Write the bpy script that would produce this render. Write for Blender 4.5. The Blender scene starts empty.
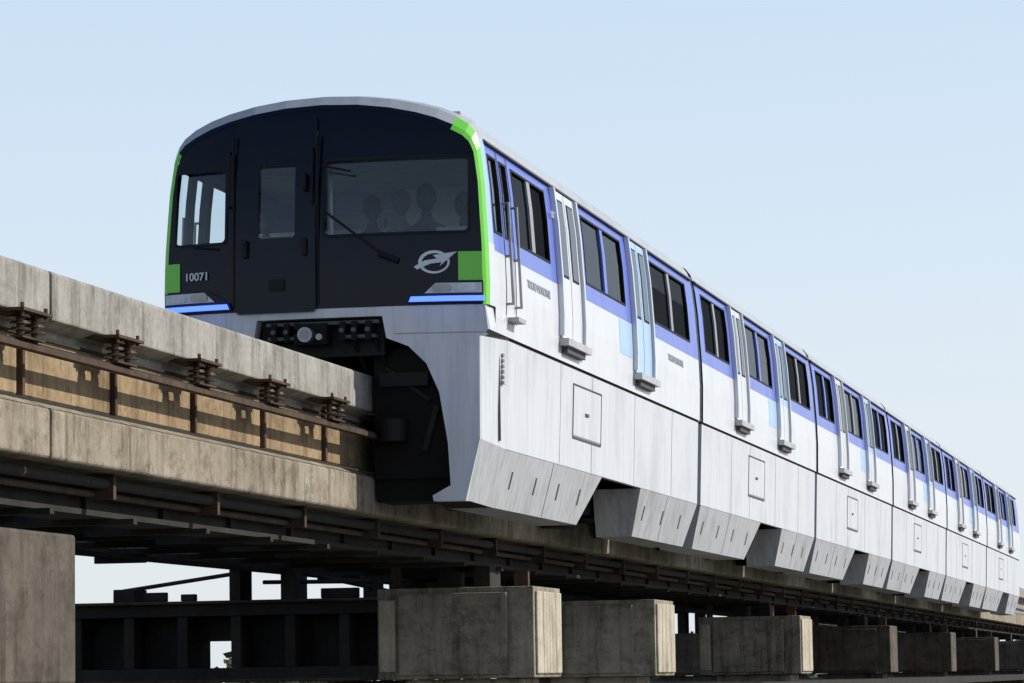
import bpy, bmesh, math, random
from mathutils import Vector, Matrix
random.seed(7)
scene = bpy.context.scene
scene.view_settings.view_transform='Standard'
scene.view_settings.look='None'
scene.view_settings.exposure=0

# ---------------------------------------------------------------- materials
def mk(name):
    m=bpy.data.materials.new(name); m.use_nodes=True
    nt=m.node_tree; b=nt.nodes['Principled BSDF']
    return m,nt,b
def ramp(nt,src,stops):
    r=nt.nodes.new('ShaderNodeValToRGB')
    els=r.color_ramp.elements
    while len(els)<len(stops): els.new(0.5)
    for e,(p,c) in zip(els,stops):
        e.position=p; e.color=(*c,1)
    nt.links.new(src,r.inputs['Fac']); return r
def noise(nt,scale=(1,1,1),s=1.0,det=5,rough=.6):
    tc=nt.nodes.new('ShaderNodeTexCoord'); mp=nt.nodes.new('ShaderNodeMapping')
    mp.inputs['Scale'].default_value=scale
    n=nt.nodes.new('ShaderNodeTexNoise'); n.inputs['Scale'].default_value=s
    n.inputs['Detail'].default_value=det; n.inputs['Roughness'].default_value=rough
    nt.links.new(tc.outputs['Object'],mp.inputs['Vector']); nt.links.new(mp.outputs['Vector'],n.inputs['Vector'])
    return n
def mixc(nt,mode,fac,a,b):
    m=nt.nodes.new('ShaderNodeMix'); m.data_type='RGBA'; m.blend_type=mode
    for idx,v in ((0,fac),(6,a),(7,b)):
        if hasattr(v,'is_output'): nt.links.new(v,m.inputs[idx])
        else: m.inputs[idx].default_value = v if idx==0 else (*v,1)
    return m.outputs[2]
def paint(name,col,rough=.35,dirt=.12,coat=.3,scale=(1.2,.6,.35),streak=.0):
    m,nt,b=mk(name)
    n=noise(nt,scale,2.2,6,.65)
    lo=tuple(c*(1-dirt*2.2) for c in col)
    r=ramp(nt,n.outputs['Fac'],[(.32,lo),(.5,tuple(c*(1-dirt*.3) for c in col)),(.7,col)])
    c=r.outputs['Color']
    if streak:
        n2=noise(nt,(9,9,.5),1.6,5,.7)
        r2=ramp(nt,n2.outputs['Fac'],[(.36,(1-streak,1-streak*1.05,1-streak*1.1)),(.55,(1,1,1))])
        c=mixc(nt,'MULTIPLY',1.0,c,r2.outputs['Color'])
    nt.links.new(c,b.inputs['Base Color'])
    r2=ramp(nt,n.outputs['Fac'],[(.3,(rough+.2,)*3),(.7,(rough,)*3)])
    nt.links.new(r2.outputs['Color'],b.inputs['Roughness'])
    b.inputs['Coat Weight'].default_value=coat; b.inputs['Coat Roughness'].default_value=.15
    return m
def plain(name,col,rough=.5,metal=0,spec=.5,em=None,es=0):
    m,nt,b=mk(name)
    n=noise(nt,(1,1,1),7,4)
    r=ramp(nt,n.outputs['Fac'],[(.3,tuple(c*.8 for c in col)),(.7,col)])
    nt.links.new(r.outputs['Color'],b.inputs['Base Color'])
    b.inputs['Roughness'].default_value=rough; b.inputs['Metallic'].default_value=metal
    b.inputs['Specular IOR Level'].default_value=spec
    if em: b.inputs['Emission Color'].default_value=(*em,1); b.inputs['Emission Strength'].default_value=es
    return m
def concrete(name,c_lo,c_mid,c_hi,streak=.6,bump=.25,blotch=.0):
    m,nt,b=mk(name)
    n1=noise(nt,(1,1,1),1.3,8,.7)
    r1=ramp(nt,n1.outputs['Fac'],[(.3,c_lo),(.5,c_mid),(.68,c_hi)])
    n2=noise(nt,(4.5,4.5,.4),1.5,7,.75)
    r2=ramp(nt,n2.outputs['Fac'],[(.36,(1-streak,1-streak*1.05,1-streak*1.15)),(.47,(1-streak*.3,)*3),(.56,(1,1,1))])
    n3=noise(nt,(1,1,1),28,5,.7)
    r3=ramp(nt,n3.outputs['Fac'],[(.3,(.8,.78,.76)),(.6,(1,1,1))])
    c=mixc(nt,'MULTIPLY',1.0,r1.outputs['Color'],r2.outputs['Color'])
    c=mixc(nt,'MULTIPLY',1.0,c,r3.outputs['Color'])
    if blotch:
        n4=noise(nt,(1,1,1.6),2.6,9,.8)
        r4=ramp(nt,n4.outputs['Fac'],[(.40,(1-blotch,1-blotch*1.08,1-blotch*1.2)),(.50,(1,1,1))])
        c=mixc(nt,'MULTIPLY',1.0,c,r4.outputs['Color'])
    nt.links.new(c,b.inputs['Base Color']); b.inputs['Roughness'].default_value=.9
    bp=nt.nodes.new('ShaderNodeBump'); bp.inputs['Strength'].default_value=bump; bp.inputs['Distance'].default_value=.02
    nt.links.new(n3.outputs['Fac'],bp.inputs['Height']); nt.links.new(bp.outputs['Normal'],b.inputs['Normal'])
    return m
def glass(name,tint,refl,base=.04):
    m,nt,b=mk(name); nt.nodes.remove(b)
    out=[n for n in nt.nodes if n.type=='OUTPUT_MATERIAL'][0]
    tr=nt.nodes.new('ShaderNodeBsdfTransparent'); tr.inputs['Color'].default_value=(*tint,1)
    gl=nt.nodes.new('ShaderNodeBsdfGlossy'); gl.inputs['Roughness'].default_value=.03
    n=noise(nt,(.6,.6,.6),1.5,2)
    bp=nt.nodes.new('ShaderNodeBump'); bp.inputs['Strength'].default_value=.12; bp.inputs['Distance'].default_value=.03
    nt.links.new(n.outputs['Fac'],bp.inputs['Height']); nt.links.new(bp.outputs['Normal'],gl.inputs['Normal'])
    fr=nt.nodes.new('ShaderNodeFresnel'); fr.inputs['IOR'].default_value=1.45
    mu=nt.nodes.new('ShaderNodeMath'); mu.operation='MULTIPLY'; mu.inputs[1].default_value=refl
    nt.links.new(fr.outputs[0],mu.inputs[0])
    mx=nt.nodes.new('ShaderNodeMixShader')
    nt.links.new(mu.outputs[0],mx.inputs[0]); nt.links.new(tr.outputs[0],mx.inputs[1]); nt.links.new(gl.outputs[0],mx.inputs[2])
    nt.links.new(mx.outputs[0],out.inputs['Surface'])
    return m

M={}
M['white']=paint('body_white',(.69,.71,.74),.32,.05,streak=.06)
M['skirt']=paint('skirt_white',(.63,.65,.68),.42,.08,.15,streak=.12)
M['flap']=paint('flap_white_shaded',(.50,.51,.53),.5,.12,.1,streak=.2)  # greyer than the skirt: shade on the inward-sloping flaps put into the colour
M['blue']=paint('body_blue',(.125,.18,.60),.3,.04)
M['sky']=paint('body_light_blue',(.40,.58,.80),.3,.04)
M['green']=paint('nose_green',(.17,.66,.045),.3,.04)
M['roof']=paint('roof_grey',(.43,.45,.46),.45,.10)
M['mask']=plain('mask_black',(.004,.007,.017),.10,0,.20)
M['doorblk']=plain('front_door_black',(.004,.008,.019),.16,0,.20)
M['black']=plain('rubber_black',(.010,.010,.011),.6,0,.25)
M['dark']=plain('underframe_dark',(.012,.011,.010),.8,0,.2)
M['seam']=plain('seam_grey',(.09,.09,.10),.7)
M['seaml']=plain('seam_light',(.34,.35,.37),.7)
M['metal']=plain('brushed_metal',(.35,.35,.35),.4,.8)
M['blueled']=plain('blue_led',(.02,.04,.6),.3,0,.5,(.05,.11,1.0),3.6)
M['lamp']=plain('headlamp_lens',(.45,.5,.58),.12,.2)
M['g_front']=glass('windscreen_glass',(.93,.97,.98),.9)
M['g_clear']=glass('cab_side_glass',(.88,.93,.95),.5)
M['g_dark']=glass('tinted_glass',(.12,.145,.18),.10)
M['g_mid']=glass('clear_glass',(.32,.40,.50),.7)
M['dglass']=plain('door_glass',(.05,.07,.09),.15,0,.3)
M['inter']=plain('interior_grey',(.80,.82,.82),.7)
M['inter_d']=plain('interior_dark',(.22,.27,.29),.7)
M['seat']=plain('seat_fabric',(.05,.12,.30),.9)
M['conc']=concrete('beam_concrete',(.26,.242,.21),(.37,.352,.312),(.45,.43,.39),.48,blotch=.24)
M['conc2']=concrete('beam_flange_concrete',(.23,.19,.135),(.34,.29,.215),(.42,.375,.30),.55,blotch=.38)
M['web']=concrete('beam_web_concrete',(.22,.15,.08),(.36,.255,.14),(.46,.35,.21),.5,blotch=.3)
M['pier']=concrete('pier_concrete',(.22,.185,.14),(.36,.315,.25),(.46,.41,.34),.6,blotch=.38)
M['pierd']=concrete('pier_concrete_shaded',(.06,.05,.038),(.12,.096,.072),(.17,.14,.11),.6,blotch=.35)  # darker copy of the pier concrete, shade painted into the colour
M['pier_l']=concrete('pier_concrete_lit_pale',(.42,.37,.28),(.56,.50,.39),(.64,.58,.47),.45,blotch=.15)  # paler copy: sunlight painted into the end plates; also the pale pilaster
M['rust']=concrete('rusty_steel',(.035,.020,.012),(.085,.048,.028),(.14,.08,.045),.5)
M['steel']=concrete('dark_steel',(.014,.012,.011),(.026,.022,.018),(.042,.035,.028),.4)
M['ins']=plain('insulator_brown',(.06,.032,.02),.4)
M['text']=plain('white_marking',(.75,.77,.8),.5)
M['gtext']=plain('grey_marking',(.38,.40,.46),.5)

# ---------------------------------------------------------------- mesh builder
class MB:
    def __init__(s): s.v=[]; s.f=[]; s.m=[]; s.ms=[]
    def mi(s,k):
        if k not in s.ms: s.ms.append(k)
        return s.ms.index(k)
    def add(s,vs,fs,k):
        o=len(s.v); s.v+= [tuple(v) for v in vs]; i=s.mi(k)
        for f in fs: s.f.append([o+a for a in f]); s.m.append(i)
    def hexa(s,p,k):
        s.add(p,[(0,3,2,1),(4,5,6,7),(0,1,5,4),(1,2,6,5),(2,3,7,6),(3,0,4,7)],k)
    def box(s,x0,x1,y0,y1,z0,z1,k):
        s.hexa([(x0,y0,z0),(x1,y0,z0),(x1,y1,z0),(x0,y1,z0),(x0,y0,z1),(x1,y0,z1),(x1,y1,z1),(x0,y1,z1)],k)
    def prism(s,pr,y0,y1,k):
        n=len(pr); vs=[(x,y0,z) for x,z in pr]+[(x,y1,z) for x,z in pr]
        fs=[tuple(range(n)),tuple(range(2*n-1,n-1,-1))]+[(i,i+n,(i+1)%n+n,(i+1)%n) for i in range(n)]
        s.add(vs,fs,k)
    def cyl(s,p0,p1,r,k,n=12,r2=None):
        r2=r if r2 is None else r2
        p0=Vector(p0);p1=Vector(p1);d=(p1-p0).normalized()
        a=d.orthogonal().normalized(); b=d.cross(a)
        vs=[p0+(a*math.cos(t)+b*math.sin(t))*r for t in [2*math.pi*i/n for i in range(n)]]
        vs+=[p1+(a*math.cos(t)+b*math.sin(t))*r2 for t in [2*math.pi*i/n for i in range(n)]]
        s.add(vs,[tuple(range(n))[::-1],tuple(range(n,2*n))]+[(i,(i+1)%n,(i+1)%n+n,i+n) for i in range(n)],k)
    def obj(s,name,parent=None,bevel=0,smooth=False,fix=True):
        me=bpy.data.meshes.new(name); me.from_pydata(s.v,[],s.f)
        for k in s.ms: me.materials.append(M[k])
        for p,i in zip(me.polygons,s.m): p.material_index=i; p.use_smooth=smooth
        if fix:
            bm=bmesh.new(); bm.from_mesh(me); bmesh.ops.recalc_face_normals(bm,faces=bm.faces); bm.to_mesh(me); bm.free()
        o=bpy.data.objects.new(name,me); scene.collection.objects.link(o)
        if parent: o.parent=parent
        if bevel:
            b=o.modifiers.new('b','BEVEL'); b.width=bevel; b.segments=2; b.limit_method='ANGLE'; b.angle_limit=math.radians(35)
        return o
def empty(name):
    e=bpy.data.objects.new(name,None); scene.collection.objects.link(e); return e

# ---------------------------------------------------------------- train profile
PR=[(-.66,1.475),(.34,1.512),(.36,1.53),(.8,1.54),(1.15,1.53),(1.7,1.495),(2.05,1.455),(2.12,1.435)]
def XS(z):
    if z<=PR[0][0]: return PR[0][1]
    for (a,xa),(b,xb) in zip(PR,PR[1:]):
        if z<=b: return xa+(xb-xa)*(z-a)/(b-a)
    return PR[-1][1]
ROOF=[(1.435,2.12),(1.41,2.19),(1.35,2.27),(1.24,2.35),(1.08,2.42),(.9,2.475),(.65,2.53),(.35,2.57),(0,2.585)]
def F(x,z):
    return .15*(abs(x)/1.5)**3 + (.14*((z-.9)/1.6)**1.6 if z>.9 else 0)
train=empty('monorail_train')
def slab(mb,sg,y0,y1,z0,z1,o0,o1,k):
    zs=[z0]+[z for z,_ in PR if z0+.01<z<z1-.01]+[z1]
    n=len(zs); vs=[];
    for o,y in ((o1,y0),(o1,y1),(o0,y0),(o0,y1)):
        for z in zs: vs.append((sg*(XS(z)+o),y,z))
    fs=[]
    for i in range(n-1):
        fs+=[(i,i+n,i+n+1,i+1),(2*n+i,2*n+i+1,3*n+i+1,3*n+i),(i,i+1,2*n+i+1,2*n+i),(n+i,3*n+i,3*n+i+1,n+i+1)]
    fs+=[(0,2*n,3*n,n),(n-1,2*n-1,4*n-1,3*n-1)]
    mb.add(vs,fs,k)

CARS=[(0,11.6),(11.6,22.4),(22.4,33.15),(33.15,43.9),(43.9,54.6),(54.6,66.1)]
G=.13
ZB=1.10; ZS,ZT=1.29,1.97
for ci,(a,b) in enumerate(CARS):
    body=MB(); det=MB(); gl=MB(); low=MB()
    y0=.42 if ci==0 else a+G; y1=b-G
    if ci==0:
        wins=[(.47,.76),(1.42,2.85),(4.65,6.75),(8.55,10.9),(.93,1.17)]; doors=[(3.25,4.2),(7.17,8.12)]
    elif ci==5:
        L=b-a; wins=[(a+.6,a+3.0),(a+4.6,a+6.8),(a+8.5,a+10.2)]; doors=[(a+3.3,a+4.2),(a+7.17,a+8.07)]
    else:
        wins=[(a+.5,a+2.35),(a+4.0,a+6.2),(a+8.0,a+10.2)]; doors=[(a+2.7,a+3.6),(a+6.6,a+7.55)]
    ys=sorted(set([y0,y1]+[w for p in wins for w in p]))
    zs=[.36,.8,ZB,ZS,1.7,ZT,2.12]
    for sg in (1,-1):
        for i in range(len(ys)-1):
            ya,yb=ys[i],ys[i+1]
            isw=any(abs(ya-w[0])<1e-4 for w in wins)
            for za,zb in zip(zs,zs[1:]):
                if isw and za>=ZS-1e-4 and zb<=ZT+1e-4: continue
                k='white' if zb<=ZB+.01 else 'blue'
                body.add([(sg*XS(za),ya,za),(sg*XS(za),yb,za),(sg*XS(zb),yb,zb),(sg*XS(zb),ya,zb)],[(0,1,2,3)],k)
        rp=[(sg*x,z) for x,z in ROOF]
        for (xa,za),(xb,zb) in zip(rp,rp[1:]):
            body.add([(xa,y0,za),(xa,y1,za),(xb,y1,zb),(xb,y0,zb)],[(0,1,2,3)],'roof')
        slab(det,sg,y0,y1,2.085,2.105,.001,.03,'seam')
        slab(det,sg,y0,y1,2.105,2.12,.001,.022,'roof')
        for wi,(wa,wb) in enumerate(wins):
            t=.022
            slab(det,sg,wa-t,wb+t,ZS-t,ZS,-.03,.006,'black'); slab(det,sg,wa-t,wb+t,ZT,ZT+t,-.03,.006,'black')
            slab(det,sg,wa-t,wa,ZS,ZT,-.03,.006,'black'); slab(det,sg,wb,wb+t,ZS,ZT,-.03,.006,'black')
            if wb-wa>1:
                mid=(wa+wb)/2
                slab(det,sg,mid-.07,mid+.07,ZS,ZT,-.03,.004,('blue','seaml')[(wi+ci)%2])
                halves=[(wa,mid-.07),(mid+.07,wb)]
            else: halves=[(wa,wb)]
            for hi,(ha,hb) in enumerate(halves):
                kk='g_mid' if (wi==1+(ci==0)) else 'g_dark'
                if ci==0 and (wi in (0,4) or sg<0): kk='g_clear'
                z_=[ZS,1.7,ZT]
                for za,zb in zip(z_,z_[1:]):
                    o=-.018
                    gl.add([(sg*(XS(za)+o),ha,za),(sg*(XS(za)+o),hb,za),(sg*(XS(zb)+o),hb,zb),(sg*(XS(zb)+o),ha,zb)],[(0,1,2,3)],kk)
        for di,(da,db) in enumerate(doors):
            slab(det,sg,da-.03,db+.03,.57,2.08,.001,.006,'seam')
            m=(da+db)/2
            for la,lb in ((da,m-.012),(m+.012,db)):
                slab(det,sg,la,lb,.585,ZB,.006,.022,'sky' if (di==1 and ci==0) else 'white')
                slab(det,sg,la,lb,ZB,2.065,.006,.022,'sky' if di==1 else 'white')
                slab(det,sg,la+.08,lb-.08,1.2,1.98,.022,.028,'black')
                slab(det,sg,la+.10,lb-.10,1.22,1.96,.028,.031,'dglass')
            for e in (da-.09,db+.03):
                slab(det,sg,e,e+.06,.6,2.07,.001,.055,'white')
            slab(det,sg,da-.08,db+.12,.5,.57,.0,.10,'flap')
            slab(det,sg,da+.05,db-.02,.44,.5,.0,.06,'seam')
        if ci==0:
            slab(det,sg,.84,.855,.5,2.07,.001,.004,'seam'); slab(det,sg,1.25,1.265,.5,2.07,.001,.004,'seam')
            for yy in (.88,1.22):
                det.cyl((sg*(XS(.65)+.06),yy,.65),(sg*(XS(1.6)+.06),yy,1.6),.014,'metal',8)
                for zz in (.66,1.1,1.59): det.cyl((sg*XS(zz),yy,zz),(sg*(XS(zz)+.06),yy,zz),.012,'metal',6)
            det.box(min(sg*1.53,sg*1.64),max(sg*1.53,sg*1.64),.9,1.2,.5,.54,'flap')
        for di,(da,db) in enumerate(doors):
            if di==1: slab(det,sg,da-.85,da-.12,.72,1.09,.001,.0025,'sky')
        # lower skirt
        ls=1.0 if ci==0 else y0
        slab(low,sg,ls,y1,-.66,.335,-.05,.0,'skirt')
        slab(low,sg,ls,y1,.335,.36,-.06,-.02,'black')
        nseg=5
        for q in range(1,nseg):
            yy=ls+(y1-ls)*q/nseg+.3*math.sin(q*2.1)
            slab(low,sg,yy,yy+.009,-.65,.33,.001,.003,'seaml')
        ha=a+3.95; hb=ha+1.45
        for (p,q,r,t) in ((ha,hb,.18,.195),(ha,hb,-.36,-.335),(ha,ha+.015,-.335,.18),(hb-.03,hb,-.335,.18)):
            slab(low,sg,p,q,r,t,.003,.008,'seam')
        slab(low,sg,ha+.03,hb-.04,-.325,.17,.003,.007,'skirt')
        slab(low,sg,ha+.6,ha+.75,-.1,-.07,.008,.02,'seam')
        L=b-a
        fA=(ls if ci==0 else y0, a+L*.475,0.0 if ci==0 else .12,.7)
        fB=(a+L*.665,y1,.15,.3)
        for (p,q,c0,c1) in (fA,fB):
            xt,xb,xi=1.475,1.335,.93
            pts=[(sg*xi,p+c0,-1.19),(sg*xb,p+c0,-1.19),(sg*xb,q-c1,-1.19),(sg*xi,q-c1,-1.19),
                 (sg*xi,p,-.665),(sg*xt,p,-.665),(sg*xt,q,-.665),(sg*xi,q,-.665)]
            low.hexa(pts,'flap')
            def fx(z): return xb+(xt-xb)*(z+1.19)/.525
            nS=4 if q-p>4 else 3
            for j in range(nS):
                yy=p+.45+(q-p-1.4)*j/(nS-1)
                za,zb=-1.0,-.84
                low.hexa([(sg*(fx(za)-.02),yy,za),(sg*(fx(za)+.006),yy,za),(sg*(fx(za)+.006),yy+.05,za),(sg*(fx(za)-.02),yy+.05,za),
                          (sg*(fx(zb)-.02),yy,zb),(sg*(fx(zb)+.006),yy,zb),(sg*(fx(zb)+.006),yy+.05,zb),(sg*(fx(zb)-.02),yy+.05,zb)],'seam')
            yy=(p+q)/2-.15
            za,zb=-1.18,-.67
            low.hexa([(sg*(fx(za)-.02),yy,za),(sg*(fx(za)+.003),yy,za),(sg*(fx(za)+.003),yy+.014,za),(sg*(fx(za)-.02),yy+.014,za),
                      (sg*(fx(zb)-.02),yy,zb),(sg*(fx(zb)+.003),yy,zb),(sg*(fx(zb)+.003),yy+.014,zb),(sg*(fx(zb)-.02),yy+.014,zb)],'seam')
        for yc in (a+L*.2,a+L*.57,a+L*.82):
            low.box(min(sg*.55,sg*.9),max(sg*.55,sg*.9),yc-1.1,yc+1.1,-.95,.2,'dark')
            low.cyl((sg*.62,yc,-.95),(sg*.62,yc,-.70),.22,'black',20)
            low.cyl((sg*.62,yc+.75,-1.1),(sg*.62,yc+.75,-.85),.2,'black',20)
    fl=MB()
    fl.box(-1.46,1.46,y0+.1,y1,.40,.50,'inter_d'); fl.box(-1.35,1.35,y0+.1,y1,.22,.33,'dark')
    fl.box(-1.40,1.40,max(y0,.7)+.1,y1-.05,2.10,2.14,'inter')
    prof=[(x,z) for z,x in PR if z>=.36]+ROOF[1:]; prof=prof+[(-x,z) for x,z in prof[::-1][1:]]
    if ci==0: fl.prism([(x*.985,z*.99+.01) for x,z in prof],y1-.04,y1,'inter'); 
    else:
        fl.prism([(x*.985,z*.99+.01) for x,z in prof],y0,y0+.04,'inter'); fl.prism([(x*.985,z*.99+.01) for x,z in prof],y1-.04,y1,'inter')
    for sg in (1,-1):
        for yy in range(int(y0)+3,int(y1),2):
            fl.box(min(sg*.75,sg*1.3),max(sg*.75,sg*1.3),yy,yy+.8,.8,.95,'seat')
            fl.box(min(sg*.75,sg*1.3),max(sg*.75,sg*1.3),yy+.7,yy+.8,.95,1.5,'seat')
            fl.cyl((sg*.7,yy,.5),(sg*.7,yy,2.1),.016,'metal',8)
    if ci<5: fl.prism([(x*.95,z*.975+.01) for x,z in prof],b-G-.01,b+G+.01,'black'); fl.box(-1.35,1.35,b-G-.01,b+G+.01,-.2,.4,'dark')
    body.obj('car_body',train,smooth=False); det.obj('side_fittings',train); gl.obj('side_glass',train)
    low.obj('skirts',train,bevel=.008); fl.obj('floor_and_interior',train)
    rf=MB(); 
    if ci==0: rf.box(.55,.95,1.6,2.2,2.5,2.60,'roof'); rf.cyl((.15,1.2,2.5),(.15,1.2,2.66),.02,'metal',8)
    rf.box(-.6,.6,(a+b)/2-1.2,(a+b)/2+1.2,2.52,2.61,'roof')
    rf.obj('roof_equipment',train,bevel=.02)

# ---------------------------------------------------------------- nose
right=[(XS(z),z) for z in (.585,.7,.8,1.0,1.15,1.4,1.7,1.9,2.05,2.12)]+ROOF[1:]
out=right+[(-x,z) for x,z in right[::-1][1:]]
def inset(p,si,ti):
    x,z=p
    k=min(1,max(0,(z-1.75)/.6)); 
    nx=x*(1-si/1.5)
    return (nx, z-ti*k)
R0=[inset(p,.068 if p[0]<0 else .052,.165) for p in out]; R1=[inset(p,.028,.12) for p in out]; R2=[inset(p,.008,.035) for p in out]
ns=MB()
rings=[[(x,F(x,z)-.005,z) for x,z in R0],[(x,F(x,z)+.012,z) for x,z in R1],[(x,F(x,z)+.07,z) for x,z in R2],
       [(x,.40,z) for x,z in out],[(x,.42,z) for x,z in out]]
for ri in range(4):
    A,B=rings[ri],rings[ri+1]
    for i in range(len(out)-1):
        z=(out[i][1]+out[i+1][1])/2; x=(out[i][0]+out[i+1][0])/2
        if ri==0: k='green' if (x>1.28 or (x<-1.37 and z<2.2)) else 'mask'
        elif ri in (1,): k='green' if (x>1.28) or (z<2.2) else 'roof'
        elif ri==2: k=('white' if z<ZB else 'sky') if z<2.11 else 'roof'
        else: k=('white' if z<ZB else 'blue') if z<2.11 else 'roof'
        ns.add([A[i],A[i+1],B[i+1],B[i]],[(0,1,2,3)],k)
no=ns.obj('nose_rim',train,smooth=True)

def rrect(x0,x1,z0,z1,r=.05,n=5):
    pts=[]
    for cx,cz,a0 in ((x1-r,z1-r,0),(x0+r,z1-r,90),(x0+r,z0+r,180),(x1-r,z0+r,270)):
        for i in range(n+1):
            t=math.radians(a0+90*i/n); pts.append((cx+r*math.cos(t),cz+r*math.sin(t)))
    return pts
def panel(name,outer,holes,depth,yoff,mat,parent=train,bend=True,smooth=False):
    cu=bpy.data.curves.new(name,'CURVE'); cu.dimensions='2D'; cu.fill_mode='BOTH'; cu.extrude=depth/2
    for loop in [outer]+holes:
        s=cu.splines.new('POLY'); s.points.add(len(loop)-1); s.use_cyclic_u=True
        for p,(x,z) in zip(s.points,loop): p.co=(x,z,0,1)
    to=bpy.data.objects.new('tmp',cu); scene.collection.objects.link(to)
    dg=bpy.context.evaluated_depsgraph_get()
    me=bpy.data.meshes.new_from_object(to.evaluated_get(dg)); bpy.data.objects.remove(to)
    me.name=name
    bm=bmesh.new(); bm.from_mesh(me)
    bmesh.ops.remove_doubles(bm,verts=bm.verts,dist=1e-5)
    xs=[p[0] for p in outer]; zs=[p[1] for p in outer]
    x=math.floor(min(xs)/.1)*.1
    while x<max(xs):
        bmesh.ops.bisect_plane(bm,geom=bm.verts[:]+bm.edges[:]+bm.faces[:],plane_co=(x+.003,0,0),plane_no=(1,0,0)); x+=.1
    z=max(.9,math.floor(min(zs)/.2)*.2)
    while z<max(zs):
        bmesh.ops.bisect_plane(bm,geom=bm.verts[:]+bm.edges[:]+bm.faces[:],plane_co=(0,z+.003,0),plane_no=(0,1,0)); z+=.2
    for v in bm.verts:
        x,z,w=v.co; v.co=(x,(F(x,z) if bend else 0)+yoff-(w-depth/2),z)
    bmesh.ops.recalc_face_normals(bm,faces=bm.faces)
    bm.to_mesh(me); bm.free()
    me.materials.clear(); me.materials.append(M[mat])
    for p in me.polygons: p.use_smooth=smooth
    o=bpy.data.objects.new(name,me); scene.collection.objects.link(o)
    if parent: o.parent=parent
    return o
LW=(-1.395,-.88,1.22,1.90); DW=(-.565,-.215,1.24,1.91); RW=(.045,1.37,1.24,1.94)
maskout=[(1.475,.585)]+[p for p in R0[1:-1]]+[(-1.465,.585)]
panel('windscreen_mask',maskout,[rrect(*LW,.04),rrect(DW[0]-.03,DW[1]+.03,DW[2]-.03,DW[3]+.03,.03),rrect(*RW,.05)],.03,0,'mask')
for nm,w in (('left_glass',LW),('right_glass',RW)):
    panel(nm,rrect(w[0]-.02,w[1]+.02,w[2]-.02,w[3]+.02,.04),[],.006,.034,'g_front')
panel('front_door',rrect(-.78,-.02,.56,2.36,.04),[rrect(*DW,.03)],.03,-.033,'doorblk')
panel('door_glass',rrect(DW[0]-.01,DW[1]+.01,DW[2]-.01,DW[3]+.01,.03),[],.006,.002,'g_front')
for w in (LW,RW):
    panel('window_gasket',rrect(w[0]-.012,w[1]+.012,w[2]-.012,w[3]+.012,.05),[rrect(w[0]+.012,w[1]-.012,w[2]+.012,w[3]-.012,.04)],.006,-.009,'black')
d=MB()
for x in (-.80,-.003):
    d.box(x-.008,x+.008,F(x,1)-.012,F(x,1)+.02,.62,2.2,'black')
d.box(-.45,-.31,-.05,-.034,.76,.86,'black')
for x,zz in ((-.12,1.75),(-.12,1.15),(-.68,1.15)):
    d.box(x-.02,x+.02,-.06,-.02,zz-.08,zz+.08,'black')
for x in (-.05,-.84):
    yb=F(x,1.7)
    d.cyl((x,yb-.07,1.55),(x,yb-.05,2.05),.012,'black',8); d.cyl((x,yb-.07,1.55),(x,yb+.03,1.55),.012,'black',8); d.cyl((x,yb-.05,2.05),(x,yb+.1,2.05),.012,'black',8)
d.cyl((.06,-.02,1.47),(.64,-.03,1.02),.012,'black',8); d.cyl((.74,.0,.99),(.57,-.03,1.06),.028,'black',8)
d.cyl((.04,-.03,1.88),(.31,-.0,1.82),.010,'black',8)
d.cyl((-1.2,.08,1.20),(-.95,.03,1.17),.010,'black',8)
d.obj('nose_hardware',train)
def gb(sg):
    return [(1.275,.80),(1.484,.80),(1.484,1.06),(1.275,1.06)] if sg>0 else [(-1.484,.80),(-1.34,.80),(-1.34,1.06),(-1.484,1.06)]
for sg in (1,-1):
    panel('green_corner',gb(sg),[],.012,-.014,'green')
    X=lambda x:sg*x
    panel('headlight_unit',[(X(1.49),.60),(X(.82),.60),(X(.84),.67),(X(1.05),.788),(X(1.49),.788)],[],.03,-.03,'mask')
    panel('headlight_lens',[(X(1.48),.685),(X(.98),.685),(X(1.08),.775),(X(1.48),.775)],[],.012,-.043,'lamp')
    panel('headlight_lamp',rrect(min(X(1.05),X(1.22)),max(X(1.05),X(1.22)),.695,.765,.03),[],.01,-.052,'metal')
    panel('headlight_lamp',rrect(min(X(1.27),X(1.42)),max(X(1.27),X(1.42)),.695,.765,.03),[],.01,-.052,'text')
    panel('blue_marker_light',[(X(1.5),.612),(X(.84),.612),(X(.86),.658),(X(1.5),.658)],[],.016,-.05,'blueled')
ell=lambda cx,cz,a,b,n=36:[(cx+a*math.cos(2*math.pi*i/n),cz+b*math.sin(2*math.pi*i/n)) for i in range(n)]
panel('emblem_ring',ell(1.06,.97,.14,.105),[ell(1.065,.967,.115,.082)],.006,-.008,'text')
panel('emblem_arrow',[(x+.03,z) for x,z in [(.88,.905),(1.0,.955),(1.10,.965),(1.08,.93),(1.235,1.06),(1.02,1.03),(1.06,1.00),(.95,.985),(.85,.93)]],[],.006,-.012,'text')
def text(s,loc,rot,size,mat,name,off=.002):
    cu=bpy.data.curves.new(name,'FONT'); cu.body=s; cu.size=size; cu.extrude=.002; cu.offset=off
    o=bpy.data.objects.new(name,cu); scene.collection.objects.link(o)
    o.location=loc; o.rotation_euler=rot; cu.materials.append(M[mat]); o.parent=train
text('10071',(-1.29,.075,.895),(math.radians(90),0,math.radians(-10)),.10,'text','fleet_number')
for yy in (1.75,9.3):
    text('TOKYO MONORAIL',(XS(.93)+.004,yy,.91),(math.radians(90),0,math.radians(90)),.115,'gtext','side_lettering',0)
text('10071',(XS(1.5)+.004,2.97,1.75),(math.radians(90),0,math.radians(90)),.09,'text','side_number',0)

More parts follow.
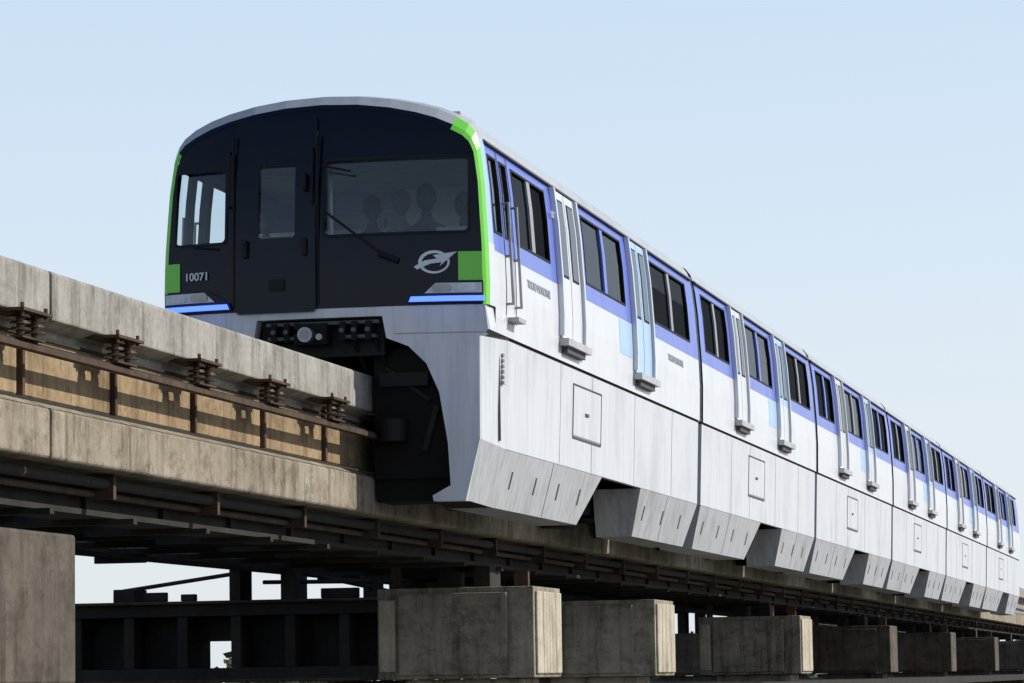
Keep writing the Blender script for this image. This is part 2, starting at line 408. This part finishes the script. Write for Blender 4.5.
half=[(1.50,.582),(1.525,.36),(1.45,.30),(1.44,-.62),(1.31,-1.17),(1.03,-1.17),(1.02,-1.12),(1.18,-1.03),(1.16,-.65),(1.09,-.2),(.98,.06),(.82,.22),(.62,.30),(.585,.50)]
bump=half+[(-x,z) for x,z in half[::-1]]
o=panel('front_apron',bump,[],.16,.0,'skirt')
bv=o.modifiers.new('b','BEVEL'); bv.width=.02; bv.segments=2; bv.limit_method='ANGLE'; bv.angle_limit=math.radians(50)
for sg in (1,-1):
    panel('apron_joint',[(sg*1.50,.338),(sg*.70,.338),(sg*.70,.330),(sg*1.50,.330)] ,[],.004,-.003,'seaml')
ap=MB()
for sg in (1,-1):
    P=lambda x,y,z:(sg*x,y,z)
    ya=F(1.45,0)+.03
    ap.add([P(1.53,F(1.5,.5)+.05,.36),P(1.53,1.0,.36),P(1.50,F(1.5,.5)+.02,.582),P(1.54,1.0,.582)],[(0,1,3,2)],'white')
    A=[(1.452,ya,.305),(1.442,ya,-.62),(1.312,ya,-1.165)]
    B=[(1.510,1.0,.335),(1.475,1.0,-.66),(1.335,1.0,-1.19)]
    ap.add([P(*A[0]),P(*A[1]),P(*B[1]),P(*B[0])],[(0,1,2,3)],'skirt')
    ap.add([P(*A[1]),P(*A[2]),P(*B[2]),P(*B[1])],[(0,1,2,3)],'flap')
    ap.add([P(1.45,ya,.305),P(1.51,1.0,.335),P(1.53,1.0,.36),P(1.53,ya,.36)],[(0,1,2,3)],'seam')
    ap.add([P(.95,ya,-1.165),P(.95,1.0,-1.19),P(1.335,1.0,-1.19),P(1.312,ya,-1.165)],[(0,1,2,3)],'dark')
    for j in range(6):
        zz=.2-.05*j
        ap.box(min(P(1.48,0,0)[0],P(1.512,0,0)[0]),max(P(1.48,0,0)[0],P(1.512,0,0)[0]),.80,.86,zz-.03,zz,'seaml')
    ap.box(min(sg*1.45,sg*1.487),max(sg*1.45,sg*1.487),.74,.765,-.6,.2,'seam')
    ap.box(min(sg*1.18,sg*1.40),max(sg*1.18,sg*1.40),.4,11,-.6,.25,'dark')
    ap.box(min(sg*.45,sg*1.2),max(sg*.45,sg*1.2),1.2,1.3,-1.1,.3,'black')
    ap.box(min(sg*.43,sg*1.15),max(sg*.43,sg*1.15),.28,.34,-.95,.22,'dark')  # dark plate added to stand in for the train's shadow on the beam
    ap.box(min(sg*.43,sg*1.10),max(sg*.43,sg*1.10),.34,.9,-1.15,-.9,'dark')
    ap.cyl((sg*.62,.18,-.62),(sg*.62,.18,-.42),.14,'black',24)
    ap.box(min(sg*.5,sg*.95),max(sg*.5,sg*.95),.2,.28,-.12,.0,'black')
    ap.cyl((sg*.9,.26,-.7),(sg*1.02,.26,-.3),.03,'steel',8); ap.cyl((sg*.55,.26,.05),(sg*.95,.26,-.25),.02,'steel',8)
ap.box(-.57,.57,.14,.5,.16,.5,'black')
ap.box(-.50,.55,.02,.16,.44,.47,'seam')
ap.box(-.48,-.18,.0,.15,.31,.34,'seam'); ap.box(.2,.52,.0,.15,.31,.34,'seam')
for x in (-.42,-.3,-.2,.22,.33,.46):
    ap.box(x-.025,x+.025,-.02,.15,.29,.46,'dark'); ap.cyl((x,-.05,.38),(x,.1,.38),.022,'seam',10)
ap.box(-.22,.08,-.05,.2,.26,.45,'dark')
ap.cyl((-.09,-.16,.34),(-.09,.1,.34),.068,'metal',20); ap.cyl((-.09,-.165,.34),(-.09,-.10,.34),.045,'seaml',16)
ap.cyl((.03,-.12,.32),(.03,.1,.32),.03,'metal',12)
for x in (.3,.5): ap.cyl((x,.05,.30),(x+.05,.3,.05),.018,'black',8)
ap.obj('coupler_and_apron_sides',train)

# cab interior
cab=MB()
cab.box(-1.42,1.42,.36,.42,.55,.9,'inter_d')
cab.box(.1,1.3,.38,.75,.9,1.25,'inter_d')
cab.box(-1.40,1.40,3.3,3.34,.5,1.35,'inter'); 
cab.box(-1.36,1.36,.45,.6,1.98,2.05,'inter_d')
cab.box(.95,1.25,.6,.63,1.25,1.36,'inter_d'); cab.box(.0,.04,.5,3.2,1.2,1.33,'inter_d')
for x in (.25,.62,1.0): cab.box(x-.17,x+.17,2.3,2.4,1.0,1.62,'inter')
cab.cyl((-.1,.8,.5),(-.1,.8,2.1),.02,'metal',8); cab.cyl((-.9,1.0,.5),(-.9,1.0,2.1),.015,'metal',8)
cab.box(-1.40,1.40,2.6,2.64,1.62,1.66,'metal')
# pale partition behind the raised front seats
cab.box(.02,1.38,2.9,2.95,1.36,2.09,'inter')
cab.obj('cab_interior',train)

# ---------------------------------------------------------------- people (seated)
M['skin']=plain('skin',(.60,.40,.30),.55); M['hair']=plain('hair',(.010,.009,.008),.5)
M['maskw']=plain('face_mask',(.88,.9,.9),.8)
M['cl1']=plain('navy_jacket',(.02,.03,.06),.85); M['cl2']=plain('grey_coat',(.12,.12,.13),.85); M['cl3']=plain('white_shirt',(.6,.62,.65),.8)
def person(name,x,y,zh,cloth,mask=True,turn=0,s=.9):
    me=bpy.data.meshes.new(name)
    P=[(0,.05,-.78),(0,.05,-.55),(0,.03,-.32),(0,.02,-.2),(0,0,-.10),
       (.17,.04,-.30),(.24,.0,-.52),(.17,-.2,-.64),(.10,-.30,-.63),
       (-.17,.04,-.30),(-.24,.0,-.52),(-.17,-.2,-.64),(-.10,-.30,-.63),
       (.1,-.02,-.80),(.12,-.42,-.80),(.12,-.42,-1.15),(-.1,-.02,-.80),(-.12,-.42,-.80),(-.12,-.42,-1.15)]
    E=[(0,1),(1,2),(2,3),(3,4),(2,5),(5,6),(6,7),(7,8),(2,9),(9,10),(10,11),(11,12),(0,13),(13,14),(14,15),(0,16),(16,17),(17,18)]
    R=[.15,.14,.13,.06,.05,.07,.05,.038,.035,.07,.05,.038,.035,.09,.07,.05,.09,.07,.05]
    me.from_pydata(P,E,[])
    o=bpy.data.objects.new('tmpb',me); scene.collection.objects.link(o)
    o.modifiers.new('s','SKIN')
    for i,r in enumerate(R):
        sv=me.skin_vertices[0].data[i]; sv.radius=(r,r*.8); sv.use_root=(i==0)
    ss=o.modifiers.new('u','SUBSURF'); ss.levels=1
    dg=bpy.context.evaluated_depsgraph_get(); bmesh_me=bpy.data.meshes.new_from_object(o.evaluated_get(dg)); bpy.data.objects.remove(o)
    bm=bmesh.new(); bm.from_mesh(bmesh_me)
    for f in bm.faces:
        c=f.calc_center_median(); f.material_index=1 if (c.z>-.19 or (c.y<-.27 and c.z>-.7 and abs(c.x)<.16)) else 0; f.smooth=True
    def ball(c,r,mi,cut=None,seg=20):
        ret=bmesh.ops.create_uvsphere(bm,u_segments=seg,v_segments=14,radius=1)
        vs=ret['verts']
        for v in vs:
            v.co=Vector((c[0]+v.co.x*r[0],c[1]+v.co.y*r[1],c[2]+v.co.z*r[2]))
        fs=set(f for v in vs for f in v.link_faces)
        for f in fs: f.material_index=mi; f.smooth=True
        if cut:
            kill=[f for f in fs if cut(f.calc_center_median())]
            bmesh.ops.delete(bm,geom=kill,context='FACES')
    ball((0,0,0),(.078,.095,.118),1)
    ball((0,-.095,-.015),(.013,.018,.022),1,seg=10)
    for sx in (1,-1):
        ball((sx*.08,.005,-.005),(.012,.02,.03),1,seg=8)
        ball((sx*.03,-.085,.012),(.012,.008,.007),2,seg=8)
        ball((sx*.03,-.088,.032),(.018,.008,.004),2,seg=8)
    ball((0,.012,.02),(.088,.1,.118),2,cut=lambda c:(c.y<-.045 and c.z<.07) or (c.z<-.05))
    if mask: ball((0,-.012,-.045),(.078,.102,.055),3,cut=lambda c:c.y>-.02)
    else: ball((0,-.09,-.058),(.022,.01,.006),4,seg=8)
    mat=Matrix.Translation((x,y,zh))@Matrix.Rotation(turn,4,'Z')@Matrix.Scale(s,4)
    bm.transform(mat); m2=bpy.data.meshes.new(name); bm.to_mesh(m2); bm.free()
    m2.materials.clear()
    for k in (cloth,'skin','hair','maskw','ins'): m2.materials.append(M[k])
    p=bpy.data.objects.new(name,m2); scene.collection.objects.link(p)
    return p
person('driver',.76,.98,1.69,'cl1',True,.1,1.05)
person('passenger',.42,1.35,1.71,'cl2',False,-.2,1.0)
person('passenger',.10,1.5,1.69,'cl1',False,.2,1.0)
person('passenger',1.04,1.3,1.65,'cl1',False,-.3,1.0)
person('passenger',-1.1,2.0,1.66,'cl2',True,.2)

# ---------------------------------------------------------------- guideway
def beam(name,xc,y0,y1,full=True):
    e=empty(name)
    m=MB()
    bay=13.6; y=y0
    up=[(.40,-.02),(.38,0),(-.38,0),(-.40,-.02),(-.40,-.33),(-.25,-.38),(-.25,-.858),(.25,-.858),(.25,-.38),(.40,-.33)]
    lo=[(-.25,-.86),(-.40,-.93),(-.40,-1.24),(-.38,-1.26),(.38,-1.26),(.40,-1.24),(.40,-.93),(.25,-.86)]
    while y<y1:
        m.prism([(xc+x,z) for x,z in up],y+.02,min(y+bay,y1)-.02,'conc')
        m.prism([(xc+x,z) for x,z in lo],y+.02,min(y+bay,y1)-.02,'conc2')
        m.box(xc-.24,xc+.24,y-.02,y+.02,-1.2,-.03,'dark')
        y+=bay
    m.obj('beam_body',e,bevel=.012)
    w=MB(); yy=y0
    while yy<min(y1,20):
        for sg in (1,-1):
            if sg<0 and not full: continue
            w.box(min(xc+sg*.25,xc+sg*.265),max(xc+sg*.25,xc+sg*.265),yy+.05,yy+1.72,-.84,-.42,'web')
            w.box(min(xc+sg*.251,xc+sg*.30),max(xc+sg*.251,xc+sg*.30),yy+1.74,yy+1.79,-.85,-.40,'rust')
        yy+=1.8
    w.obj('web_panels',e,bevel=.006)
    r=MB()
    for sg in (1,-1):
        f=lambda a,b:(min(xc+sg*a,xc+sg*b),max(xc+sg*a,xc+sg*b))
        a,b=f(.43,.50); r.box(a,b,y0,y1,-.59,-.55,'rust')
        a,b=f(.45,.48); r.box(a,b,y0,y1,-.55,-.535,'steel')
        a,b=f(.27,.29); r.box(a,b,y0,y1,-.45,-.43,'steel')
        a,b=f(.402,.418); r.box(a,b,y0,y1,-.90,-.885,'steel')
        yy=-1.25-1.8*12
        while yy<min(y1,14):
            if yy>y0:
                a,b=f(.30,.56); r.box(a,b,yy-.26,yy+.26,-.365,-.345,'rust')
                for dy in (-.13,.13):
                    for j in range(3):
                        zz=-.38-.042*j
                        r.cyl((xc+sg*.48,yy+dy,zz-.02),(xc+sg*.48,yy+dy,zz),.078-.010*(j%2),'ins',16,.055)
                    r.cyl((xc+sg*.48,yy+dy,-.535),(xc+sg*.48,yy+dy,-.36),.022,'ins',8)
                    r.cyl((xc+sg*.53,yy+dy*1.6,-.40),(xc+sg*.53,yy+dy*1.6,-.31),.014,'rust',6)
                a,b=f(.43,.53); r.box(a,b,yy-.2,yy+.2,-.533,-.52,'rust')
            yy+=1.8
    r.obj('conductor_rail_and_insulators',e)
    u=MB()
    if full:
        u.box(xc-.38,xc-.02,y0,y1,-1.50,-1.262,'steel')  # near-black girder: shade under the beam is put into its colour
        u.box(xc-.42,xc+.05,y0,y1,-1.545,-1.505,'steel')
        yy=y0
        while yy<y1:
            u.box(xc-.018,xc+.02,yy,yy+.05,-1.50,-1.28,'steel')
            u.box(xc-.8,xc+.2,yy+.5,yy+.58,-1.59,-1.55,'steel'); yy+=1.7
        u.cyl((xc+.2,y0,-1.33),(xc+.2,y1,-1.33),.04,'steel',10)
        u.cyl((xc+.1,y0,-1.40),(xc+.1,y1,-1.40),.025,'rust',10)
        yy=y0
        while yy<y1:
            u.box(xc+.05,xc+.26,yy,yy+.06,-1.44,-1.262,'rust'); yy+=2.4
        u.obj('lower_girder_and_pipes',e)
    else:
        u.cyl((xc+.3,y0,-1.32),(xc+.3,y1,-1.32),.03,'steel',8); 
        yy=y0
        while yy<y1:
            u.box(xc-.3,xc+.3,yy,yy+.1,-1.36,-1.262,'steel'); yy+=9.2
        u.obj('hangers',e)
beam('guideway_beam',0,-35,120)
beam('guideway_beam',-4.6,-20,120,False)

def pier(y,x0=-1.0,x1=.70,zt=-1.78,dy=1.35,plates=True,k='pier'):
    e=empty('concrete_pier')
    m=MB(); 
    m.box(x0,x1,y,y+dy,-2.74,zt,k)
    m.box(x0+.24,x1-.28,y-.05,y-.002,-2.7,zt-.06,k)
    if plates:
        for j in range(4):
            m.box(x1+.002,x1+.03,y+.06+.31*j,y+.35+.31*j,-2.7,zt-.05,'pier_l')
        m.box(x0+.02,x0+.2,y-.03,y-.002,-2.66,zt-.12,'pier_l')
    m.box(x0+.25,x1-.2,y+.2,y+dy-.2,-4.7,-2.745,k)
    m.obj('pier_head',e,bevel=.02)
    s=MB()
    for xx in (-.2,.2):
        s.box((x0+x1)/2+xx-.09,(x0+x1)/2+xx+.09,y+.4,y+.9,zt+.002,-1.55 if x1>0 else -1.27,'steel')
    s.box(x1-.25,x1-.1,y+.2,y+.28,zt,zt+.16,'rust'); s.box(x0+.1,x0+.2,y+.2,y+.28,zt,zt+.3,'rust')
    s.obj('bearings',e)
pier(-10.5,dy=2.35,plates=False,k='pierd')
pier(-23)
pier(5.6); pier(26.1)
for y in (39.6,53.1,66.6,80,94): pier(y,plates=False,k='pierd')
for y in (19.0,32.6,46.2,60,73.6,87):
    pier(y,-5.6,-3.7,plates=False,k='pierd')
e=empty('portal_crossbeam'); m=MB(); y=12.7
m.box(-7.1,-.95,y+.05,y+1.1,-1.88,-1.68,'steel')
m.box(-7.1,-.95,y+.05,y+1.1,-2.74,-2.55,'steel')
for j in range(9):
    x=-7.1+.73*j
    m.box(x,x+.14,y+.08,y+1.05,-2.548,-1.882,'steel')
    m.box(x+.142,x+.728,y+.5,y+.56,-2.548 if j!=2 else -2.2,-1.882,'steel')
m.box(-.94,.70,y,y+1.35,-2.74,-1.78,'pier')
m.box(-.72,.42,y-.05,y-.002,-2.7,-1.84,'pier')
for j in range(4): m.box(.702,.73,y+.06+.31*j,y+.35+.31*j,-2.7,-1.83,'pier_l')
m.box(-7.1,-.96,y-.06,y+.045,-1.72,-1.68,'rust'); m.box(-7.1,-.96,y-.06,y+.045,-2.74,-2.70,'rust')
m.box(-6.9,-6.0,y+.1,y+1.0,-4.7,-2.745,'pierd'); m.box(-.7,.4,y+.2,y+1.2,-4.7,-2.745,'pier')
for x,wd in ((-6.6,.30),(-5.0,.16),(-4.3,.22),(-2.6,.14),(-1.7,.3)): m.box(x,x+wd,y+.3,y+.8,-1.675,-1.262 if x>-6 else -1.5,'steel')
for x,h,wd in ((-6.1,.12,.3),(-5.6,.09,.2),(-3.7,.13,.5),(-3.0,.2,.12),(-2.2,.12,.3)): m.box(x,x+wd,y+.1,y+.2,-1.675,-1.675+h,'steel')
m.cyl((-4.6,y+.5,-1.44),(-1.2,y+.5,-1.48),.03,'steel',8)
m.cyl((-6.6,y+.6,-1.52),(-4.9,y+.6,-1.30),.03,'steel',8); m.cyl((-4.2,y+.6,-1.30),(-2.6,y+.6,-1.66),.03,'steel',8)
m.obj('crossbeam',e,bevel=.012)

c=MB()
c.box(-7,.95,20,110,-3.02,-2.86,'steel')
c.box(-7,-.9,-3,20,-2.98,-2.90,'steel')
c.box(-2.6,-1.5,-30,110,-1.40,-1.34,'steel')
yy=-30
while yy<110:
    for xx in (-2.55,-1.55):
        c.box(xx-.02,xx+.02,yy,yy+.04,-1.34,-.8,'steel')
    c.box(-3.0,-.45,yy+.8,yy+.9,-1.46,-1.405,'steel')
    yy+=1.6
for xx in (-2.55,-1.55):
    for zz in (-.82,-1.1): c.cyl((xx,-30,zz),(xx,110,zz),.018,'steel',6)
c.obj('maintenance_walkway')

# ---------------------------------------------------------------- ground, far scenery
m,nt,b=mk('ground_mat'); n=noise(nt,(1,1,1),.15,8)
r=ramp(nt,n.outputs['Fac'],[(.35,(.06,.065,.04)),(.5,(.12,.115,.10)),(.65,(.16,.155,.14))]); nt.links.new(r.outputs['Color'],b.inputs['Base Color']); b.inputs['Roughness'].default_value=.95
M['ground']=m
g=MB(); g.add([(-3000,-500,-4.6),(3000,-500,-4.6),(3000,5000,-4.6),(-3000,5000,-4.6)],[(0,1,2,3)],'ground'); g.obj('ground')
m,nt,b=mk('foliage_mat'); n=noise(nt,(1,1,1),.8,4)
r=ramp(nt,n.outputs['Fac'],[(.3,(.02,.03,.015)),(.7,(.07,.10,.04))]); nt.links.new(r.outputs['Color'],b.inputs['Base Color']); b.inputs['Roughness'].default_value=.9
M['leaf']=m
t=MB()
for i in range(12000):
    x=-90+260*random.random(); base=3.0+1.4*math.sin(x*.21)+1.0*math.sin(x*.57+1)+.8*math.sin(x*1.3)
    z=-4.6+max(.6,base+.8)*random.random()**.6; y=210+random.uniform(-5,5)
    s=random.uniform(.3,.8); d1=Vector((random.uniform(-1,1),random.uniform(-1,1),random.uniform(-1,1))).normalized()*s; d2=d1.orthogonal().normalized()*s*.7
    c0=Vector((x,y,z)); t.add([c0-d1,c0+d2,c0+d1,c0-d2],[(0,1,2,3)],'leaf')
t.obj('distant_tree_line',fix=False)

# ---------------------------------------------------------------- light
el=math.radians(34); az=math.radians(70)
w=bpy.data.worlds.new('World'); scene.world=w; w.use_nodes=True
nt=w.node_tree; bg=nt.nodes['Background']
sky=nt.nodes.new('ShaderNodeTexSky'); sky.sky_type='NISHITA'; sky.sun_disc=False
sky.sun_elevation=el; sky.sun_rotation=az; sky.air_density=1.0; sky.dust_density=1.5; sky.ozone_density=1.0
tc=nt.nodes.new('ShaderNodeTexCoord'); sp=nt.nodes.new('ShaderNodeSeparateXYZ'); nt.links.new(tc.outputs['Generated'],sp.inputs[0])
S=.13
hz=ramp(nt,sp.outputs['Z'],[(0,(.88,.93,.98)),(.09,(.80,.89,.99)),(.22,(.66,.81,1.0)),(.42,(.14,.23,.45))])
sc=nt.nodes.new('ShaderNodeVectorMath'); sc.operation='SCALE'; sc.inputs['Scale'].default_value=1/S
nt.links.new(hz.outputs['Color'],sc.inputs[0])
mixo=mixc(nt,'MIX',.80,sky.outputs['Color'],sc.outputs['Vector'])
nt.links.new(mixo,bg.inputs['Color']); bg.inputs['Strength'].default_value=S
sd=bpy.data.lights.new('sun','SUN'); sd.energy=4.4; sd.angle=math.radians(.5); sd.color=(1,.955,.88)
so=bpy.data.objects.new('sun',sd); scene.collection.objects.link(so)
dirv=Vector((math.sin(az)*math.cos(el),math.cos(az)*math.cos(el),math.sin(el)))
so.rotation_euler=dirv.to_track_quat('Z','Y').to_euler(); so.location=dirv*60

# ---------------------------------------------------------------- camera
cd=bpy.data.cameras.new('camera'); cam=bpy.data.objects.new('camera',cd); scene.collection.objects.link(cam)
R=Vector((.97505,.22144,-.0157)).normalized(); Bk=Vector((.21877,-.97047,-.10169)).normalized(); U=Bk.cross(R).normalized()
mt=Matrix((R,U,Bk)).transposed().to_4x4(); mt.translation=Vector((8.136,-28.38,-2.72))+R*.036-U*.03; cam.matrix_world=mt
cd.sensor_width=36; cd.lens=3300/1024*36; cd.clip_start=.1; cd.clip_end=8000
scene.camera=cam
